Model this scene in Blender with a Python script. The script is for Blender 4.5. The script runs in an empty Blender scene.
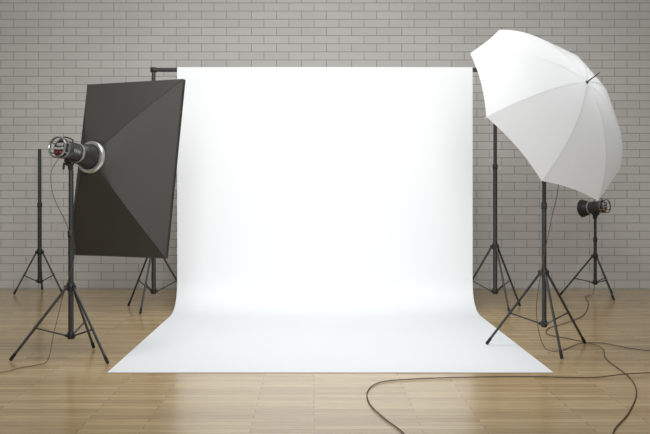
import bpy, bmesh, math
from mathutils import Vector, Matrix

scene = bpy.context.scene
col = scene.collection
scene.view_settings.view_transform = 'Standard'
pi = math.pi

# ------------------------------------------------------------------ materials
def new_mat(name):
    m = bpy.data.materials.new(name); m.use_nodes = True
    nt = m.node_tree
    return m, nt, nt.nodes['Principled BSDF']

def srgb(r, g, b):
    def f(c):
        c /= 255.0
        return c/12.92 if c <= 0.04045 else ((c+0.055)/1.055)**2.4
    return (f(r), f(g), f(b), 1)

def simple(name, c, rough=0.5, metal=0.0, var=0.08, scale=40, bump=0.0, **kw):
    m, nt, p = new_mat(name)
    tc = nt.nodes.new('ShaderNodeTexCoord')
    n = nt.nodes.new('ShaderNodeTexNoise'); n.inputs['Scale'].default_value = scale
    n.inputs['Detail'].default_value = 3
    nt.links.new(tc.outputs['Object'], n.inputs['Vector'])
    r = nt.nodes.new('ShaderNodeMapRange')
    r.inputs['To Min'].default_value = max(0, rough-var); r.inputs['To Max'].default_value = min(1, rough+var)
    nt.links.new(n.outputs['Fac'], r.inputs['Value'])
    nt.links.new(r.outputs['Result'], p.inputs['Roughness'])
    p.inputs['Base Color'].default_value = c
    p.inputs['Metallic'].default_value = metal
    if bump:
        b = nt.nodes.new('ShaderNodeBump'); b.inputs['Strength'].default_value = bump
        b.inputs['Distance'].default_value = 0.002
        nt.links.new(n.outputs['Fac'], b.inputs['Height']); nt.links.new(b.outputs['Normal'], p.inputs['Normal'])
    for k, v in kw.items():
        p.inputs[k].default_value = v
    return m

M_metal = simple('anodised_metal', srgb(68, 69, 70), 0.38, 0.5)
M_black = simple('black_plastic', srgb(40, 40, 40), 0.45)
M_rubber = simple('rubber', srgb(30, 30, 30), 0.8)
M_cable = simple('cable_rubber', srgb(84, 70, 56), 0.6)
M_chrome = simple('chrome', srgb(225, 225, 222), 0.2, 1.0, 0.05)
M_ring = simple('brushed_silver', srgb(205, 205, 203), 0.3, 0.7, 0.05)
M_cage = simple('guard_metal', srgb(165, 165, 163), 0.3, 0.8, 0.05)
M_body = simple('flash_housing', srgb(80, 80, 79), 0.32, 0.5)
M_cloth = simple('softbox_cloth', srgb(57, 56, 52), 0.62, 0, 0.08, 300, 0.2)
M_seam = simple('softbox_seam', srgb(44, 43, 41), 0.8)
M_diff = simple('diffuser_cloth', srgb(240, 240, 238), 0.9, 0, 0.05, 200, 0.1)
M_red = simple('red_switch', srgb(170, 60, 40), 0.4)
M_knob = simple('knob_plastic', srgb(190, 188, 182), 0.4)
M_glass = simple('flash_glass', srgb(250, 250, 245), 0.08, 0, 0.04, **{'Transmission Weight': 0.8})
M_paper = simple('white_paper', srgb(241, 244, 246), 0.75, 0, 0.06, 8, 0.0)

# umbrella fabric
M_umb, nt, p = new_mat('umbrella_fabric')
p.inputs['Base Color'].default_value = srgb(240, 242, 243)
p.inputs['Roughness'].default_value = 0.55
tl = nt.nodes.new('ShaderNodeBsdfTranslucent'); tl.inputs['Color'].default_value = srgb(246, 248, 250)
mx = nt.nodes.new('ShaderNodeMixShader'); mx.inputs['Fac'].default_value = 0.45
out = nt.nodes['Material Output']
nt.links.new(p.outputs[0], mx.inputs[1]); nt.links.new(tl.outputs[0], mx.inputs[2]); nt.links.new(mx.outputs[0], out.inputs['Surface'])
nz = nt.nodes.new('ShaderNodeTexNoise'); nz.inputs['Scale'].default_value = 4
bp = nt.nodes.new('ShaderNodeBump'); bp.inputs['Strength'].default_value = 0.2; bp.inputs['Distance'].default_value = 0.02
nt.links.new(nz.outputs['Fac'], bp.inputs['Height']); nt.links.new(bp.outputs['Normal'], p.inputs['Normal'])

# brick wall
M_brick, nt, p = new_mat('painted_brick')
tc = nt.nodes.new('ShaderNodeTexCoord')
sx = nt.nodes.new('ShaderNodeSeparateXYZ'); cx = nt.nodes.new('ShaderNodeCombineXYZ')
nt.links.new(tc.outputs['Object'], sx.inputs[0])
nt.links.new(sx.outputs['X'], cx.inputs['X']); nt.links.new(sx.outputs['Z'], cx.inputs['Y'])
br = nt.nodes.new('ShaderNodeTexBrick')
br.inputs['Scale'].default_value = 1
br.inputs['Brick Width'].default_value = 0.295
br.inputs['Row Height'].default_value = 0.096
br.inputs['Mortar Size'].default_value = 0.0045
br.inputs['Mortar Smooth'].default_value = 0.4
br.inputs['Bias'].default_value = -0.3
br.inputs['Color1'].default_value = srgb(217, 216, 212)
br.inputs['Color2'].default_value = srgb(209, 208, 204)
br.inputs['Mortar'].default_value = srgb(156, 155, 151)
nt.links.new(cx.outputs[0], br.inputs['Vector'])
nz = nt.nodes.new('ShaderNodeTexNoise'); nz.inputs['Scale'].default_value = 1.2; nz.inputs['Detail'].default_value = 6
nt.links.new(cx.outputs[0], nz.inputs['Vector'])
mr = nt.nodes.new('ShaderNodeMapRange'); mr.inputs['To Min'].default_value = 0.95; mr.inputs['To Max'].default_value = 1.05
nt.links.new(nz.outputs['Fac'], mr.inputs['Value'])
ml = nt.nodes.new('ShaderNodeMix'); ml.data_type = 'RGBA'; ml.blend_type = 'MULTIPLY'; ml.inputs['Factor'].default_value = 1
nt.links.new(br.outputs['Color'], ml.inputs['A']); nt.links.new(mr.outputs['Result'], ml.inputs['B'])
nt.links.new(ml.outputs['Result'], p.inputs['Base Color'])
inv = nt.nodes.new('ShaderNodeMath'); inv.operation = 'SUBTRACT'; inv.inputs[0].default_value = 1
nt.links.new(br.outputs['Fac'], inv.inputs[1])
bp = nt.nodes.new('ShaderNodeBump'); bp.inputs['Strength'].default_value = 0.2; bp.inputs['Distance'].default_value = 0.005
nt.links.new(inv.outputs[0], bp.inputs['Height']); nt.links.new(bp.outputs['Normal'], p.inputs['Normal'])
p.inputs['Roughness'].default_value = 0.7

# wood floor
M_wood, nt, p = new_mat('oak_floor')
tc = nt.nodes.new('ShaderNodeTexCoord')
br = nt.nodes.new('ShaderNodeTexBrick')
br.offset = 0.37; br.offset_frequency = 2
br.inputs['Scale'].default_value = 1
br.inputs['Brick Width'].default_value = 0.85
br.inputs['Row Height'].default_value = 0.075
br.inputs['Mortar Size'].default_value = 0.0018
br.inputs['Mortar Smooth'].default_value = 0.3
br.inputs['Color1'].default_value = srgb(208, 181, 132)
br.inputs['Color2'].default_value = srgb(182, 152, 104)
br.inputs['Mortar'].default_value = srgb(130, 102, 64)
nt.links.new(tc.outputs['Object'], br.inputs['Vector'])
mp = nt.nodes.new('ShaderNodeMapping'); mp.inputs['Scale'].default_value = (1.4, 24, 1)
nt.links.new(tc.outputs['Object'], mp.inputs['Vector'])
nz = nt.nodes.new('ShaderNodeTexNoise'); nz.inputs['Scale'].default_value = 2.5; nz.inputs['Detail'].default_value = 8
nz.inputs['Distortion'].default_value = 0.6
nt.links.new(mp.outputs[0], nz.inputs['Vector'])
mr = nt.nodes.new('ShaderNodeMapRange'); mr.inputs['From Min'].default_value = 0.25; mr.inputs['From Max'].default_value = 0.75
mr.inputs['To Min'].default_value = 0.76; mr.inputs['To Max'].default_value = 1.12
nt.links.new(nz.outputs['Fac'], mr.inputs['Value'])
ml = nt.nodes.new('ShaderNodeMix'); ml.data_type = 'RGBA'; ml.blend_type = 'MULTIPLY'; ml.inputs['Factor'].default_value = 1
nt.links.new(br.outputs['Color'], ml.inputs['A']); nt.links.new(mr.outputs['Result'], ml.inputs['B'])
nt.links.new(ml.outputs['Result'], p.inputs['Base Color'])
r2 = nt.nodes.new('ShaderNodeMapRange'); r2.inputs['To Min'].default_value = 0.12; r2.inputs['To Max'].default_value = 0.28
nt.links.new(nz.outputs['Fac'], r2.inputs['Value']); nt.links.new(r2.outputs['Result'], p.inputs['Roughness'])
inv = nt.nodes.new('ShaderNodeMath'); inv.operation = 'SUBTRACT'; inv.inputs[0].default_value = 1
nt.links.new(br.outputs['Fac'], inv.inputs[1])
bp = nt.nodes.new('ShaderNodeBump'); bp.inputs['Strength'].default_value = 0.3; bp.inputs['Distance'].default_value = 0.002
nt.links.new(inv.outputs[0], bp.inputs['Height']); nt.links.new(bp.outputs['Normal'], p.inputs['Normal'])

# ------------------------------------------------------------------ helpers
def link(o, parent=None):
    col.objects.link(o)
    if parent: o.parent = parent
    return o

def empty(name, loc, label, category, rot=None):
    e = bpy.data.objects.new(name, None); e.empty_display_size = 0.1
    col.objects.link(e)
    if rot is not None:
        e.matrix_world = Matrix.Translation(loc) @ rot.to_4x4()
    else:
        e.location = loc
    e['label'] = label; e['category'] = category
    return e

def mesh_obj(name, bm, mat, parent=None, smooth=True, loc=None, label=None):
    me = bpy.data.meshes.new(name)
    bmesh.ops.recalc_face_normals(bm, faces=bm.faces)
    bm.to_mesh(me); bm.free()
    if smooth:
        me.shade_smooth()
        me.set_sharp_from_angle(angle=math.radians(38))
    mats = mat if isinstance(mat, (list, tuple)) else [mat]
    for m in mats: me.materials.append(m)
    o = bpy.data.objects.new(name, me)
    link(o, parent)
    if loc is not None: o.location = loc
    if label: o['label'] = label
    return o

def frame(d):
    d = Vector(d).normalized()
    up = Vector((0, 0, 1)) if abs(d.z) < 0.95 else Vector((1, 0, 0))
    x = up.cross(d).normalized(); y = d.cross(x)
    return Matrix((x, y, d)).transposed()

def add_lathe(bm, prof, p=(0, 0, 0), d=(0, 0, 1), seg=24, mi=0, closed=False):
    R = frame(d); p = Vector(p); rings = []
    for r, h in prof:
        if r < 1e-6:
            rings.append([bm.verts.new(p + R @ Vector((0, 0, h)))])
        else:
            rings.append([bm.verts.new(p + R @ Vector((r*math.cos(2*pi*i/seg), r*math.sin(2*pi*i/seg), h))) for i in range(seg)])
    pairs = list(zip(rings[:-1], rings[1:]))
    if closed: pairs.append((rings[-1], rings[0]))
    for a, b in pairs:
        for i in range(seg):
            j = (i+1) % seg
            if len(a) == 1 and len(b) == 1: continue
            if len(a) == 1: f = bm.faces.new((a[0], b[i], b[j]))
            elif len(b) == 1: f = bm.faces.new((a[i], a[j], b[0]))
            else: f = bm.faces.new((a[i], a[j], b[j], b[i]))
            f.material_index = mi

def add_tube(bm, p0, p1, r, r1=None, seg=16, bev=None, mi=0):
    p0, p1 = Vector(p0), Vector(p1); L = (p1-p0).length
    r1 = r if r1 is None else r1
    b = min(r, r1)*0.2 if bev is None else bev
    add_lathe(bm, [(0, 0), (r-b, 0), (r, b), (r1, L-b), (r1-b, L), (0, L)], p0, p1-p0, seg, mi)

def add_box(bm, c, s, R=None, bev=0.0):
    m = Matrix.Translation(c) @ (R.to_4x4() if R else Matrix.Identity(4)) @ Matrix.Diagonal((*s, 1))
    r = bmesh.ops.create_cube(bm, size=1, matrix=m)
    if bev:
        es = list({e for v in r['verts'] for e in v.link_edges})
        bmesh.ops.bevel(bm, geom=es, offset=bev, segments=2, affect='EDGES', profile=0.5)

def catmull(pts, n=10):
    pts = [Vector(q) for q in pts]
    P = [pts[0]*2-pts[1]] + pts + [pts[-1]*2-pts[-2]]
    o = []
    for i in range(1, len(P)-2):
        a, b, c, d = P[i-1], P[i], P[i+1], P[i+2]
        for k in range(n):
            t = k/n
            o.append(0.5*((2*b)+(c-a)*t+(2*a-5*b+4*c-d)*t*t+(3*b-a-3*c+d)*t**3))
    o.append(P[-2]); return o

def add_sweep(bm, pts, r, seg=8, n=10, zmin=None):
    P = catmull(pts, n) if n else [Vector(q) for q in pts]
    if zmin is not None:
        for q in P: q.z = max(q.z, zmin)
    t = (P[1]-P[0]).normalized()
    nx = t.orthogonal().normalized(); rings = []
    for i, q in enumerate(P):
        t = (P[min(i+1, len(P)-1)] - P[max(i-1, 0)]).normalized()
        nx = (nx - t*nx.dot(t)).normalized(); ny = t.cross(nx)
        rings.append([bm.verts.new(q + (nx*math.cos(2*pi*k/seg)+ny*math.sin(2*pi*k/seg))*r) for k in range(seg)])
    for a, b in zip(rings[:-1], rings[1:]):
        for k in range(seg):
            bm.faces.new((a[k], a[(k+1) % seg], b[(k+1) % seg], b[k]))
    bm.faces.new(rings[0]); bm.faces.new(rings[-1])

# ------------------------------------------------------------------ room
bm = bmesh.new(); add_box(bm, (0, 0, 0), (18, 0.2, 5.2))
w = mesh_obj('wall_back', bm, M_brick, smooth=False, loc=(0, 11.88, 2.6))
w['kind'] = 'structure'; w['label'] = 'pale grey painted brick wall in running bond'; w['category'] = 'wall'
bm = bmesh.new(); add_box(bm, (0, 0, 0), (18, 13.0, 0.1))
f = mesh_obj('floor', bm, M_wood, smooth=False, loc=(0, 5.48, -0.05))
f['kind'] = 'structure'; f['label'] = 'light oak plank floor with satin finish'; f['category'] = 'floor'

# ------------------------------------------------------------------ stands
def make_stand(name, label, x, y, height, apex, R, angles, hub, r0=0.019, group=None, r_leg=0.0095):
    e = empty(name, (x, y, 0), label, 'stand')
    if group: e['group'] = group
    split = apex + (height-apex)*0.46
    bm = bmesh.new(); add_tube(bm, (0, 0, hub), (0, 0, split), r0)
    mesh_obj('column', bm, M_metal, e)
    bm = bmesh.new(); add_tube(bm, (0, 0, split-0.03), (0, 0, height), r0*0.86)
    mesh_obj('extension_tube', bm, M_metal, e)
    z = split
    bm = bmesh.new()
    add_lathe(bm, [(0, -0.03), (r0*1.15, -0.03), (r0*1.2, -0.024), (r0*1.2, 0.012), (r0*1.05, 0.02), (0, 0.02)], (0, 0, z))
    c = mesh_obj('clamp_collar', bm, M_black, e)
    bm = bmesh.new()
    add_tube(bm, (0, -r0, z-0.01), (0, -r0-0.02, z-0.01), 0.004)
    add_lathe(bm, [(0, 0), (0.009, 0), (0.012, 0.004), (0.012, 0.011), (0.009, 0.015), (0, 0.015)], (0, -r0-0.018, z-0.01), (0, -1, 0), 10)
    mesh_obj('knob', bm, M_black, c)
    bm = bmesh.new()
    add_lathe(bm, [(0, -0.03), (r0*1.2, -0.03), (r0*1.4, -0.02), (r0*1.4, 0.022), (r0*1.2, 0.03), (0, 0.03)], (0, 0, apex))
    for a in angles:
        d = Vector((math.cos(a), math.sin(a), 0))
        add_box(bm, Vector((0, 0, apex-0.005)) + d*r0*1.6, (0.030, 0.024, 0.036), Matrix.Rotation(a, 3, 'Z'), 0.004)
    mesh_obj('leg_collar', bm, M_black, e)
    bm = bmesh.new()
    add_lathe(bm, [(0, -0.025), (r0*1.1, -0.025), (r0*1.3, -0.018), (r0*1.3, 0.018), (r0*1.15, 0.025), (0, 0.025)], (0, 0, hub+0.02))
    for a in angles:
        d = Vector((math.cos(a), math.sin(a), 0))
        add_box(bm, Vector((0, 0, hub+0.02)) + d*r0*1.5, (0.024, 0.018, 0.022), Matrix.Rotation(a, 3, 'Z'), 0.003)
    mesh_obj('lower_hub', bm, M_black, e)
    for a in angles:
        d = Vector((math.cos(a), math.sin(a), 0))
        top = d*r0*1.8 + Vector((0, 0, apex-0.01))
        foot = d*R + Vector((0, 0, 0.015))
        bm = bmesh.new(); add_tube(bm, top, foot, r_leg, seg=12)
        lg = mesh_obj('leg', bm, M_metal, e)
        dd = (foot-top).normalized()
        bm = bmesh.new(); add_lathe(bm, [(0, -0.05), (r_leg*1.1, -0.05), (r_leg*1.22, -0.045), (r_leg*1.28, 0.0), (r_leg*0.9, 0.008), (0, 0.009)], foot, dd, 12)
        mesh_obj('rubber_foot', bm, M_rubber, lg)
        mid = top.lerp(foot, 0.56)
        bm = bmesh.new(); add_tube(bm, d*r0*1.6+Vector((0, 0, hub+0.02)), mid, r_leg*0.6, seg=10)
        add_box(bm, mid, (0.019, 0.021, 0.022), None, 0.004)
        mesh_obj('brace', bm, M_metal, e)
    return e

def angs(a): return [math.radians(a+120*k) for k in range(3)]

LX, LY, LZ = -1.703, 7.01, 1.45
make_stand('light_stand', 'dark metal tripod light stand holding a flash with rectangular softbox', LX, LY, LZ-0.13, 0.50, 0.405, angs(80), 0.14, 0.020)
UX, UY, UZ = 1.70, 7.39, 1.78
make_stand('light_stand', 'dark metal tripod light stand under a white umbrella', UX, UY, UZ-0.13, 0.57, 0.435, angs(33), 0.17, 0.018)
FX, FY, FZ = 3.065, 10.9, 0.98
make_stand('light_stand', 'short dark tripod light stand with a small flash near brick wall', FX, FY, FZ-0.13, 0.45, 0.37, angs(45), 0.14, 0.018)
make_stand('light_stand', 'bare dark metal tripod light stand standing against brick wall', -3.10, 11.30, 1.63, 0.47, 0.30, angs(100), 0.12, 0.023)
BY = 9.775
make_stand('backdrop_stand', 'tall dark tripod stand carrying the backdrop crossbar beside softbox', -1.567, BY, 2.325, 0.62, 0.38, angs(20), 0.16, 0.021, 'backdrop support stands')
make_stand('backdrop_stand', 'tall dark tripod stand carrying the backdrop crossbar behind umbrella', 1.771, BY, 2.325, 0.62, 0.38, angs(40), 0.16, 0.021, 'backdrop support stands')

# crossbar
e = empty('crossbar', (0.1, BY, 2.345), 'dark metal crossbar holding the white paper backdrop', 'crossbar')
bm = bmesh.new(); add_tube(bm, (-1.69, 0, 0), (1.70, 0, 0), 0.02)
mesh_obj('bar', bm, M_metal, e)
for s in (-1.667, 1.671):
    bm = bmesh.new()
    add_lathe(bm, [(0, -0.03), (0.024, -0.03), (0.026, -0.026), (0.026, 0.026), (0.024, 0.03), (0, 0.03)], (s, 0, 0), (1, 0, 0), 20)
    mesh_obj('end_bracket', bm, M_black, e)

# ------------------------------------------------------------------ backdrop
prof = []
rr = 0.027
zc = 2.345
for k in range(0, 9):
    a = pi*k/8
    prof.append((BY + rr*math.cos(a), zc + rr*math.sin(a)))
prof = [(BY+rr, zc-0.10)] + prof
yw = BY-rr; HV, HH_ = 0.29, 0.52
for k in range(1, 24):
    prof.append((yw, zc - (zc-HV)*k/24))
for k in range(0, 33):
    t = k/32
    P0, P1, P2, P3 = Vector((yw, HV)), Vector((yw, 0.10)), Vector((yw-HH_*0.32, 0.003)), Vector((yw-HH_, 0.003))
    q = P0*(1-t)**3 + P1*3*t*(1-t)**2 + P2*3*t*t*(1-t) + P3*t**3
    prof.append((q.x, q.y))
yf = 6.45
for k in range(1, 30):
    y = (yw-HH_) + (yf-(yw-HH_))*k/29
    prof.append((y, 0.003))
bm = bmesh.new(); NX = 24; rows = []
for (y, z) in prof:
    rows.append([bm.verts.new((-1.44 + 2.88*i/NX, y-8.0, z)) for i in range(NX+1)])
for a, b in zip(rows[:-1], rows[1:]):
    for i in range(NX):
        bm.faces.new((a[i], a[i+1], b[i+1], b[i]))
bd = mesh_obj('paper_backdrop', bm, M_paper, loc=(0.106, 8.0, 0))
bd['label'] = 'seamless white paper backdrop sweeping down onto the wooden floor'; bd['category'] = 'backdrop'

# ------------------------------------------------------------------ studio flash
def basis(n):
    z = Vector(n).normalized(); up = Vector((0, 0, 1))
    y = (up - z*z.dot(up)).normalized(); x = y.cross(z)
    return Matrix((x, y, z)).transposed()

def make_flash(loc, n, label, refl_r, refl_L, refl_mat):
    R = basis(n)
    e = empty('studio_flash', loc, label, 'studio light', R)
    bm = bmesh.new()
    pr = [(0, -0.10), (0.056, -0.10), (0.062, -0.096), (0.066, -0.088), (0.066, -0.05)]
    for k in range(4):
        z = -0.045 + k*0.018
        pr += [(0.066, z), (0.061, z+0.004), (0.061, z+0.009), (0.066, z+0.013)]
    pr += [(0.062, 0.045), (0.056, 0.06), (0.05, 0.07), (0, 0.07)]
    add_lathe(bm, pr, seg=32)
    mesh_obj('housing', bm, M_body, e)
    bm = bmesh.new()
    add_lathe(bm, [(0.064, -0.150), (0.069, -0.154), (0.075, -0.151), (0.077, -0.143), (0.074, -0.137), (0.066, -0.138)], seg=36, closed=True)
    add_lathe(bm, [(0.064, -0.100), (0.071, -0.100), (0.072, -0.094), (0.070, -0.088), (0.064, -0.088)], seg=36, closed=True)
    for k in range(6):
        a = math.radians(30+60*k)
        c_, s_ = math.cos(a), math.sin(a)
        add_tube(bm, (0.070*c_, 0.070*s_, -0.143), (0.068*c_, 0.068*s_, -0.09), 0.0045, seg=8)
    mesh_obj('rear_guard', bm, M_cage, e, label='polished metal guard ring on posts round the controls')
    bm = bmesh.new(); add_lathe(bm, [(0, -0.118), (0.050, -0.118), (0.056, -0.112), (0.058, -0.10), (0, -0.10)], seg=32)
    bp_ = mesh_obj('control_panel', bm, M_black, e)
    bm = bmesh.new(); add_box(bm, (0, 0.024, -0.120), (0.056, 0.022, 0.008), None, 0.002)
    mesh_obj('display', bm, M_knob, bp_, label='pale display window')
    for kx, ky in ((-0.028, -0.004), (0.0, -0.006), (0.028, -0.004)):
        bm = bmesh.new(); add_lathe(bm, [(0, 0), (0.010, 0), (0.009, -0.016), (0.007, -0.019), (0, -0.019)], (kx, ky, -0.118), seg=14)
        mesh_obj('knob', bm, M_knob, bp_)
    for kx in (-0.016, 0.016):
        bm = bmesh.new(); add_box(bm, (kx, -0.030, -0.122), (0.020, 0.014, 0.012), None, 0.002)
        mesh_obj('switch', bm, M_red, bp_)
    bm = bmesh.new()
    add_sweep(bm, [(0, 0.064, -0.09), (0, 0.080, -0.09), (0, 0.086, -0.07), (0, 0.086, -0.02), (0, 0.080, 0.005), (0, 0.060, 0.005)], 0.005, 10, 6)
    mesh_obj('handle', bm, M_black, e)
    bm = bmesh.new()
    r0 = 0.060; L = refl_L
    outer = [(r0, 0.052), (r0+0.005, 0.056), (r0+0.005, 0.07), (r0+0.007, 0.08)]
    for k in range(1, 9):
        t = k/8
        outer.append((r0+0.007+(refl_r-r0-0.007)*(t**0.55), 0.08+L*t))
    inner = [(max(r-0.005, 0.02), h) for r, h in reversed(outer)]
    lip = [(refl_r+0.004, 0.08+L), (refl_r+0.004, 0.08+L+0.01), (refl_r-0.004, 0.08+L+0.01)]
    add_lathe(bm, outer+lip+inner, seg=40, closed=True)
    mesh_obj('reflector', bm, refl_mat, e)
    bm = bmesh.new()
    add_lathe(bm, [(r0+0.005, 0.056), (r0+0.010, 0.058), (r0+0.010, 0.068), (r0+0.005, 0.070)], seg=36, closed=True)
    mesh_obj('bayonet_ring', bm, M_ring, e, label='silver locking ring')
    bm = bmesh.new()
    add_lathe(bm, [(0, 0.07), (0.03, 0.07), (0.032, 0.08), (0.032, 0.12), (0.024, 0.138), (0, 0.145)], seg=24)
    mesh_obj('flash_tube_cover', bm, M_glass, e)
    Ri = R.inverted()
    dn = Ri @ Vector((0, 0, -1))
    bm = bmesh.new()
    add_box(bm, (0, -0.072, 0), (0.05, 0.02, 0.07), None, 0.004)
    add_tube(bm, (-0.032, -0.086, 0), (0.032, -0.086, 0), 0.015)
    br_ = mesh_obj('tilt_bracket', bm, M_black, e)
    bm = bmesh.new()
    add_tube(bm, Vector((0, -0.086, 0)), dn*0.129, 0.019)
    mesh_obj('mounting_socket', bm, M_black, e)
    bm = bmesh.new()
    add_tube(bm, (0.03, -0.086, 0), (0.046, -0.086, 0), 0.007)
    add_box(bm, (0.05, -0.104, 0), (0.012, 0.05, 0.014), None, 0.004)
    mesh_obj('tilt_lever', bm, M_black, br_)
    return e, R

nS = Vector((0.45, 0.88, -0.17)).normalized()
make_flash((LX, LY, LZ), nS, 'silver and black studio flash mounted behind the dark softbox', 0.088, 0.11, M_black)
nU = Vector((0.568, -0.647, 0.504)).normalized()
make_flash((UX, UY, UZ), nU, 'studio flash aimed into a white shoot-through umbrella', 0.075, 0.05, M_black)
make_flash((FX, FY, FZ), (-0.66, 0.75, -0.10), 'small silver and black studio flash on short stand', 0.094, 0.075, M_black)

# ------------------------------------------------------------------ softbox
RS = basis(nS)
ringc = Vector((LX, LY, LZ)) + nS*0.222
e = empty('softbox', ringc, 'large dark grey rectangular softbox, pyramid back, white front diffuser', 'softbox', RS)
HW, HH, D0, D1 = 0.452, 0.668, 0.390, 0.418
r_in = 0.100
bm = bmesh.new()
corners = [(HW, HH), (-HW, HH), (-HW, -HH), (HW, -HH)]
cang = [math.radians(a) for a in (50, 130, 230, 310)]
NS_, NT = 12, 12
for q in range(4):
    c0, c1 = Vector(corners[q]), Vector(corners[(q+1) % 4])
    a0, a1 = cang[q], cang[(q+1) % 4]
    if a1 < a0: a1 += 2*pi
    g = []
    for j in range(NT+1):
        t = j/NT; row = []
        for i in range(NS_+1):
            s = i/NS_
            a = a0+(a1-a0)*s
            pr_ = Vector((r_in*math.cos(a), r_in*math.sin(a)))
            pe = c0.lerp(c1, s)
            p2 = pr_.lerp(pe, t)
            z = D0*t - 0.012*math.sin(pi*t) + 0.016*math.sin(pi*s)*math.sin(pi*t)
            row.append(bm.verts.new((p2.x, p2.y, z)))
        g.append(row)
    for a, b in zip(g[:-1], g[1:]):
        for i in range(NS_):
            bm.faces.new((a[i], a[i+1], b[i+1], b[i]))
    l0 = [bm.verts.new((*c0.lerp(c1, i/NS_), D1)) for i in range(NS_+1)]
    for i in range(NS_):
        bm.faces.new((g[-1][i], g[-1][i+1], l0[i+1], l0[i]))
bmesh.ops.remove_doubles(bm, verts=bm.verts, dist=1e-5)
sh = mesh_obj('shell', bm, M_cloth, e)
so = sh.modifiers.new('thick', 'SOLIDIFY'); so.thickness = 0.003
bm = bmesh.new()
add_box(bm, (0, 0, D1-0.012), (2*HW-0.012, 2*HH-0.012, 0.004))
mesh_obj('front_diffuser', bm, M_diff, e, smooth=False, label='white translucent front panel')
bm = bmesh.new()
for z in (D1,):
    pts = [Vector((*c, z)) for c in corners]
    for a, b in zip(pts, pts[1:]+pts[:1]):
        add_tube(bm, a, b, 0.0035, seg=8)
mesh_obj('edge_piping', bm, M_seam, e)
for q in range(4):
    pts = []
    for j in range(NT+1):
        t = j/NT
        c = Vector(corners[q]); pr_ = Vector((r_in*math.cos(cang[q]), r_in*math.sin(cang[q])))
        p2 = pr_.lerp(c, t); pts.append((p2.x, p2.y, D0*t - 0.012*math.sin(pi*t)))
    bm = bmesh.new(); add_sweep(bm, pts, 0.0025, 6, 0)
    mesh_obj('corner_seam', bm, M_seam, e)
bm = bmesh.new()
add_lathe(bm, [(0.094, -0.025), (0.112, -0.025), (0.117, -0.018), (0.117, 0.006), (0.110, 0.014), (0.094, 0.014)], seg=40, closed=True)
mesh_obj('speed_ring', bm, M_ring, e, label='silver metal mounting ring')

# ------------------------------------------------------------------ umbrella
Cx = Vector((1.702, 7.30, 1.742))
ax = Vector((0.608, -0.079, -0.788)); ax = (ax - nU*ax.dot(nU)).normalized()
ay = nU.cross(ax)
RU = Matrix((ax, ay, nU)).transposed()
e = empty('umbrella', Cx, 'white shoot-through photo umbrella, opened, tilted upwards on its stand', 'umbrella', RU)
RU_, phim = 0.748, math.radians(55)
Rs = RU_/math.sin(phim)
Nr = 8; ph0 = math.radians(-18)
def dome(t, th, frac):
    half = pi/Nr
    k = math.cos(half)/math.cos(frac*half)
    k = 1-(1-k)*0.9
    tt = t*(1-0.03*(1-frac*frac))
    phi = phim*tt
    r = Rs*math.sin(phi)*k
    return Vector((r*math.cos(th), r*math.sin(th), Rs*(math.cos(phi)-math.cos(phim))))
bm = bmesh.new(); NP, NT2 = 12, 20
for q in range(Nr):
    g = []
    for j in range(NT2+1):
        t = 0.02+0.98*j/NT2
        row = []
        for i in range(NP+1):
            fr = -1+2*i/NP
            th = ph0 + (q+0.5)*2*pi/Nr + fr*pi/Nr
            row.append(bm.verts.new(dome(t, th, fr)))
        g.append(row)
    for a, b in zip(g[:-1], g[1:]):
        for i in range(NP):
            bm.faces.new((a[i], a[i+1], b[i+1], b[i]))
bmesh.ops.remove_doubles(bm, verts=bm.verts, dist=1e-5)
me = bpy.data.meshes.new('canopy'); bmesh.ops.recalc_face_normals(bm, faces=bm.faces); bm.to_mesh(me); bm.free()
me.shade_smooth(); me.set_sharp_from_angle(angle=math.radians(9)); me.materials.append(M_umb)
cn = bpy.data.objects.new('canopy', me); link(cn, e)
zt = Rs*(1-math.cos(phim))
for q in range(Nr):
    th = ph0 + q*2*pi/Nr
    pts = []
    for j in range(13):
        t = 0.03+0.985*j/12
        phi = phim*t; r = (Rs-0.008)*math.sin(phi)
        pts.append((r*math.cos(th), r*math.sin(th), (Rs-0.008)*math.cos(phi)-Rs*math.cos(phim)))
    bm = bmesh.new(); add_sweep(bm, pts, 0.0028, 6, 0)
    mesh_obj('rib', bm, M_chrome, e)
    phi = phim*0.5; r = (Rs-0.01)*math.sin(phi)
    bm = bmesh.new(); add_tube(bm, (0.012*math.cos(th), 0.012*math.sin(th), zt-0.26), (r*math.cos(th), r*math.sin(th), (Rs-0.01)*math.cos(phi)-Rs*math.cos(phim)), 0.0025, seg=6)
    mesh_obj('stretcher', bm, M_chrome, e)
bm = bmesh.new(); add_tube(bm, (0, 0, -0.16), (0, 0, zt+0.01), 0.005, seg=12)
mesh_obj('shaft', bm, M_chrome, e)
bm = bmesh.new()
add_lathe(bm, [(0, zt-0.004), (0.014, zt-0.004), (0.012, zt+0.003), (0.006, zt+0.008), (0.005, zt+0.03), (0.004, zt+0.11), (0.003, zt+0.118), (0, zt+0.12)], seg=16)
mesh_obj('ferrule', bm, M_body, e, label='grey metal pointed tip')
bm = bmesh.new()
add_lathe(bm, [(0.005, zt-0.28), (0.014, zt-0.28), (0.014, zt-0.24), (0.005, zt-0.24)], seg=16, closed=True)
mesh_obj('runner', bm, M_black, e)

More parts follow.
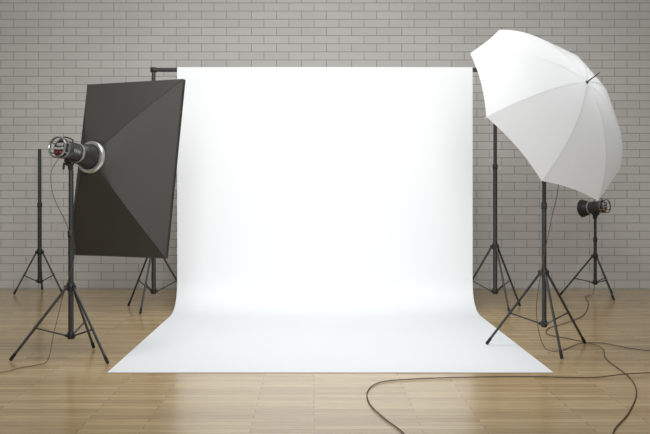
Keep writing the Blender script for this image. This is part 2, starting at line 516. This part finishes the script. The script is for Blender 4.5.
# ------------------------------------------------------------------ cables
def cable(pts, label, r=0.004):
    c = Vector(pts[0])
    bm = bmesh.new(); add_sweep(bm, [Vector(q) for q in pts], r, 8, 12, zmin=r+0.001)
    bmesh.ops.translate(bm, verts=bm.verts, vec=-c)
    o = mesh_obj('power_cable', bm, M_cable, loc=c)
    o['label'] = label; o['category'] = 'cable'
z = 0.006
cable([(-1.76, 6.90, 1.40), (-1.80, 6.85, 1.30), (-1.78, 6.83, 1.14), (-1.70, 6.86, 0.95), (-1.65, 6.9, 0.75), (-1.72, 6.85, 0.45), (-1.77, 6.80, 0.2), (-1.80, 6.76, 0.03), (-1.86, 6.72, z), (-1.94, 6.6, z), (-2.05, 6.42, z), (-2.5, 6.2, z)],
      'thin dark cable hanging from the softbox flash to the floor', 0.0023)
cable([(1.62, 7.46, 1.70), (1.72, 7.55, 1.48), (1.82, 7.46, 1.25), (1.74, 7.34, 0.95), (1.66, 7.28, 0.62), (1.61, 7.24, 0.30), (1.66, 7.22, 0.05), (1.80, 7.30, z), (2.02, 7.62, z), (2.2, 7.66, z), (2.45, 7.30, z), (3.0, 7.25, z), (3.6, 7.4, z)],
      'thin dark cable dropping from umbrella flash to the floor', 0.0028)
cable([(3.075, 10.935, 0.86), (3.07, 10.94, 0.7), (3.07, 10.94, 0.5), (3.08, 10.96, 0.2), (3.06, 10.99, 0.02), (2.96, 10.9, z), (2.80, 10.2, z), (2.50, 9.3, z), (2.22, 8.80, z), (1.98, 8.45, z), (1.90, 8.10, z), (2.02, 7.85, z), (2.12, 7.40, z+0.010), (2.03, 6.94, z), (1.98, 6.28, z), (1.87, 5.80, z), (1.66, 5.28, z), (1.45, 4.85, z), (1.3, 4.3, z)],
      'dark cable from the small flash winding across the wooden floor', 0.0034)
cable([(0.47, 4.3, z), (0.438, 4.82, z), (0.366, 5.15, z), (0.308, 5.50, z), (0.315, 5.86, z), (0.41, 6.12, z), (0.62, 6.22, z), (0.98, 6.28, z), (1.364, 6.30, z), (1.74, 6.27, z), (1.97, 6.33, z+0.010), (2.3, 6.45, z), (3.0, 6.5, z)],
      'long dark cable curving over the floor before the backdrop', 0.0034)

# ------------------------------------------------------------------ lights
def area(name, loc, target, sx_, sy_, energy, c=(1, 1, 1), spread=180):
    l = bpy.data.lights.new(name, 'AREA'); l.shape = 'RECTANGLE'; l.size = sx_; l.size_y = sy_; l.energy = energy; l.color = c
    l.spread = math.radians(spread)
    o = bpy.data.objects.new(name, l); col.objects.link(o); o.location = loc
    o.rotation_euler = (Vector(target)-Vector(loc)).to_track_quat('-Z', 'Y').to_euler()
    return o
area('overhead_area', (0.0, 7.0, 4.3), (0.0, 8.2, 0.0), 2.4, 2.4, 118, (1.0, 1.0, 0.995))  # unseen area light added overhead for soft light and wall falloff
area('front_light', (0.1, 1.0, 3.0), (0.1, 10.0, 1.0), 2.0, 1.8, 36, (1.0, 1.0, 0.995), 60)
pl = bpy.data.lights.new('canopy_fill', 'POINT'); pl.energy = 2.6; pl.shadow_soft_size = 0.05  # added point light, whitens the translucent umbrella canopy from inside
po = bpy.data.objects.new('canopy_fill', pl); col.objects.link(po); po.location = Vector((UX, UY, UZ)) + nU*0.17
wd = bpy.data.worlds.new('world'); scene.world = wd; wd.use_nodes = True
bg = wd.node_tree.nodes['Background']; bg.inputs['Color'].default_value = (0.98, 0.99, 1.0, 1); bg.inputs['Strength'].default_value = 0.23

# ------------------------------------------------------------------ camera
cam = bpy.data.cameras.new('camera'); cam.sensor_width = 36; cam.lens = 36*1000/650
cam.shift_x = 11/650; cam.shift_y = -30/650
co = bpy.data.objects.new('camera', cam); col.objects.link(co)
co.location = (0, 0, 1.2); co.rotation_euler = (pi/2, 0, 0)
scene.camera = co
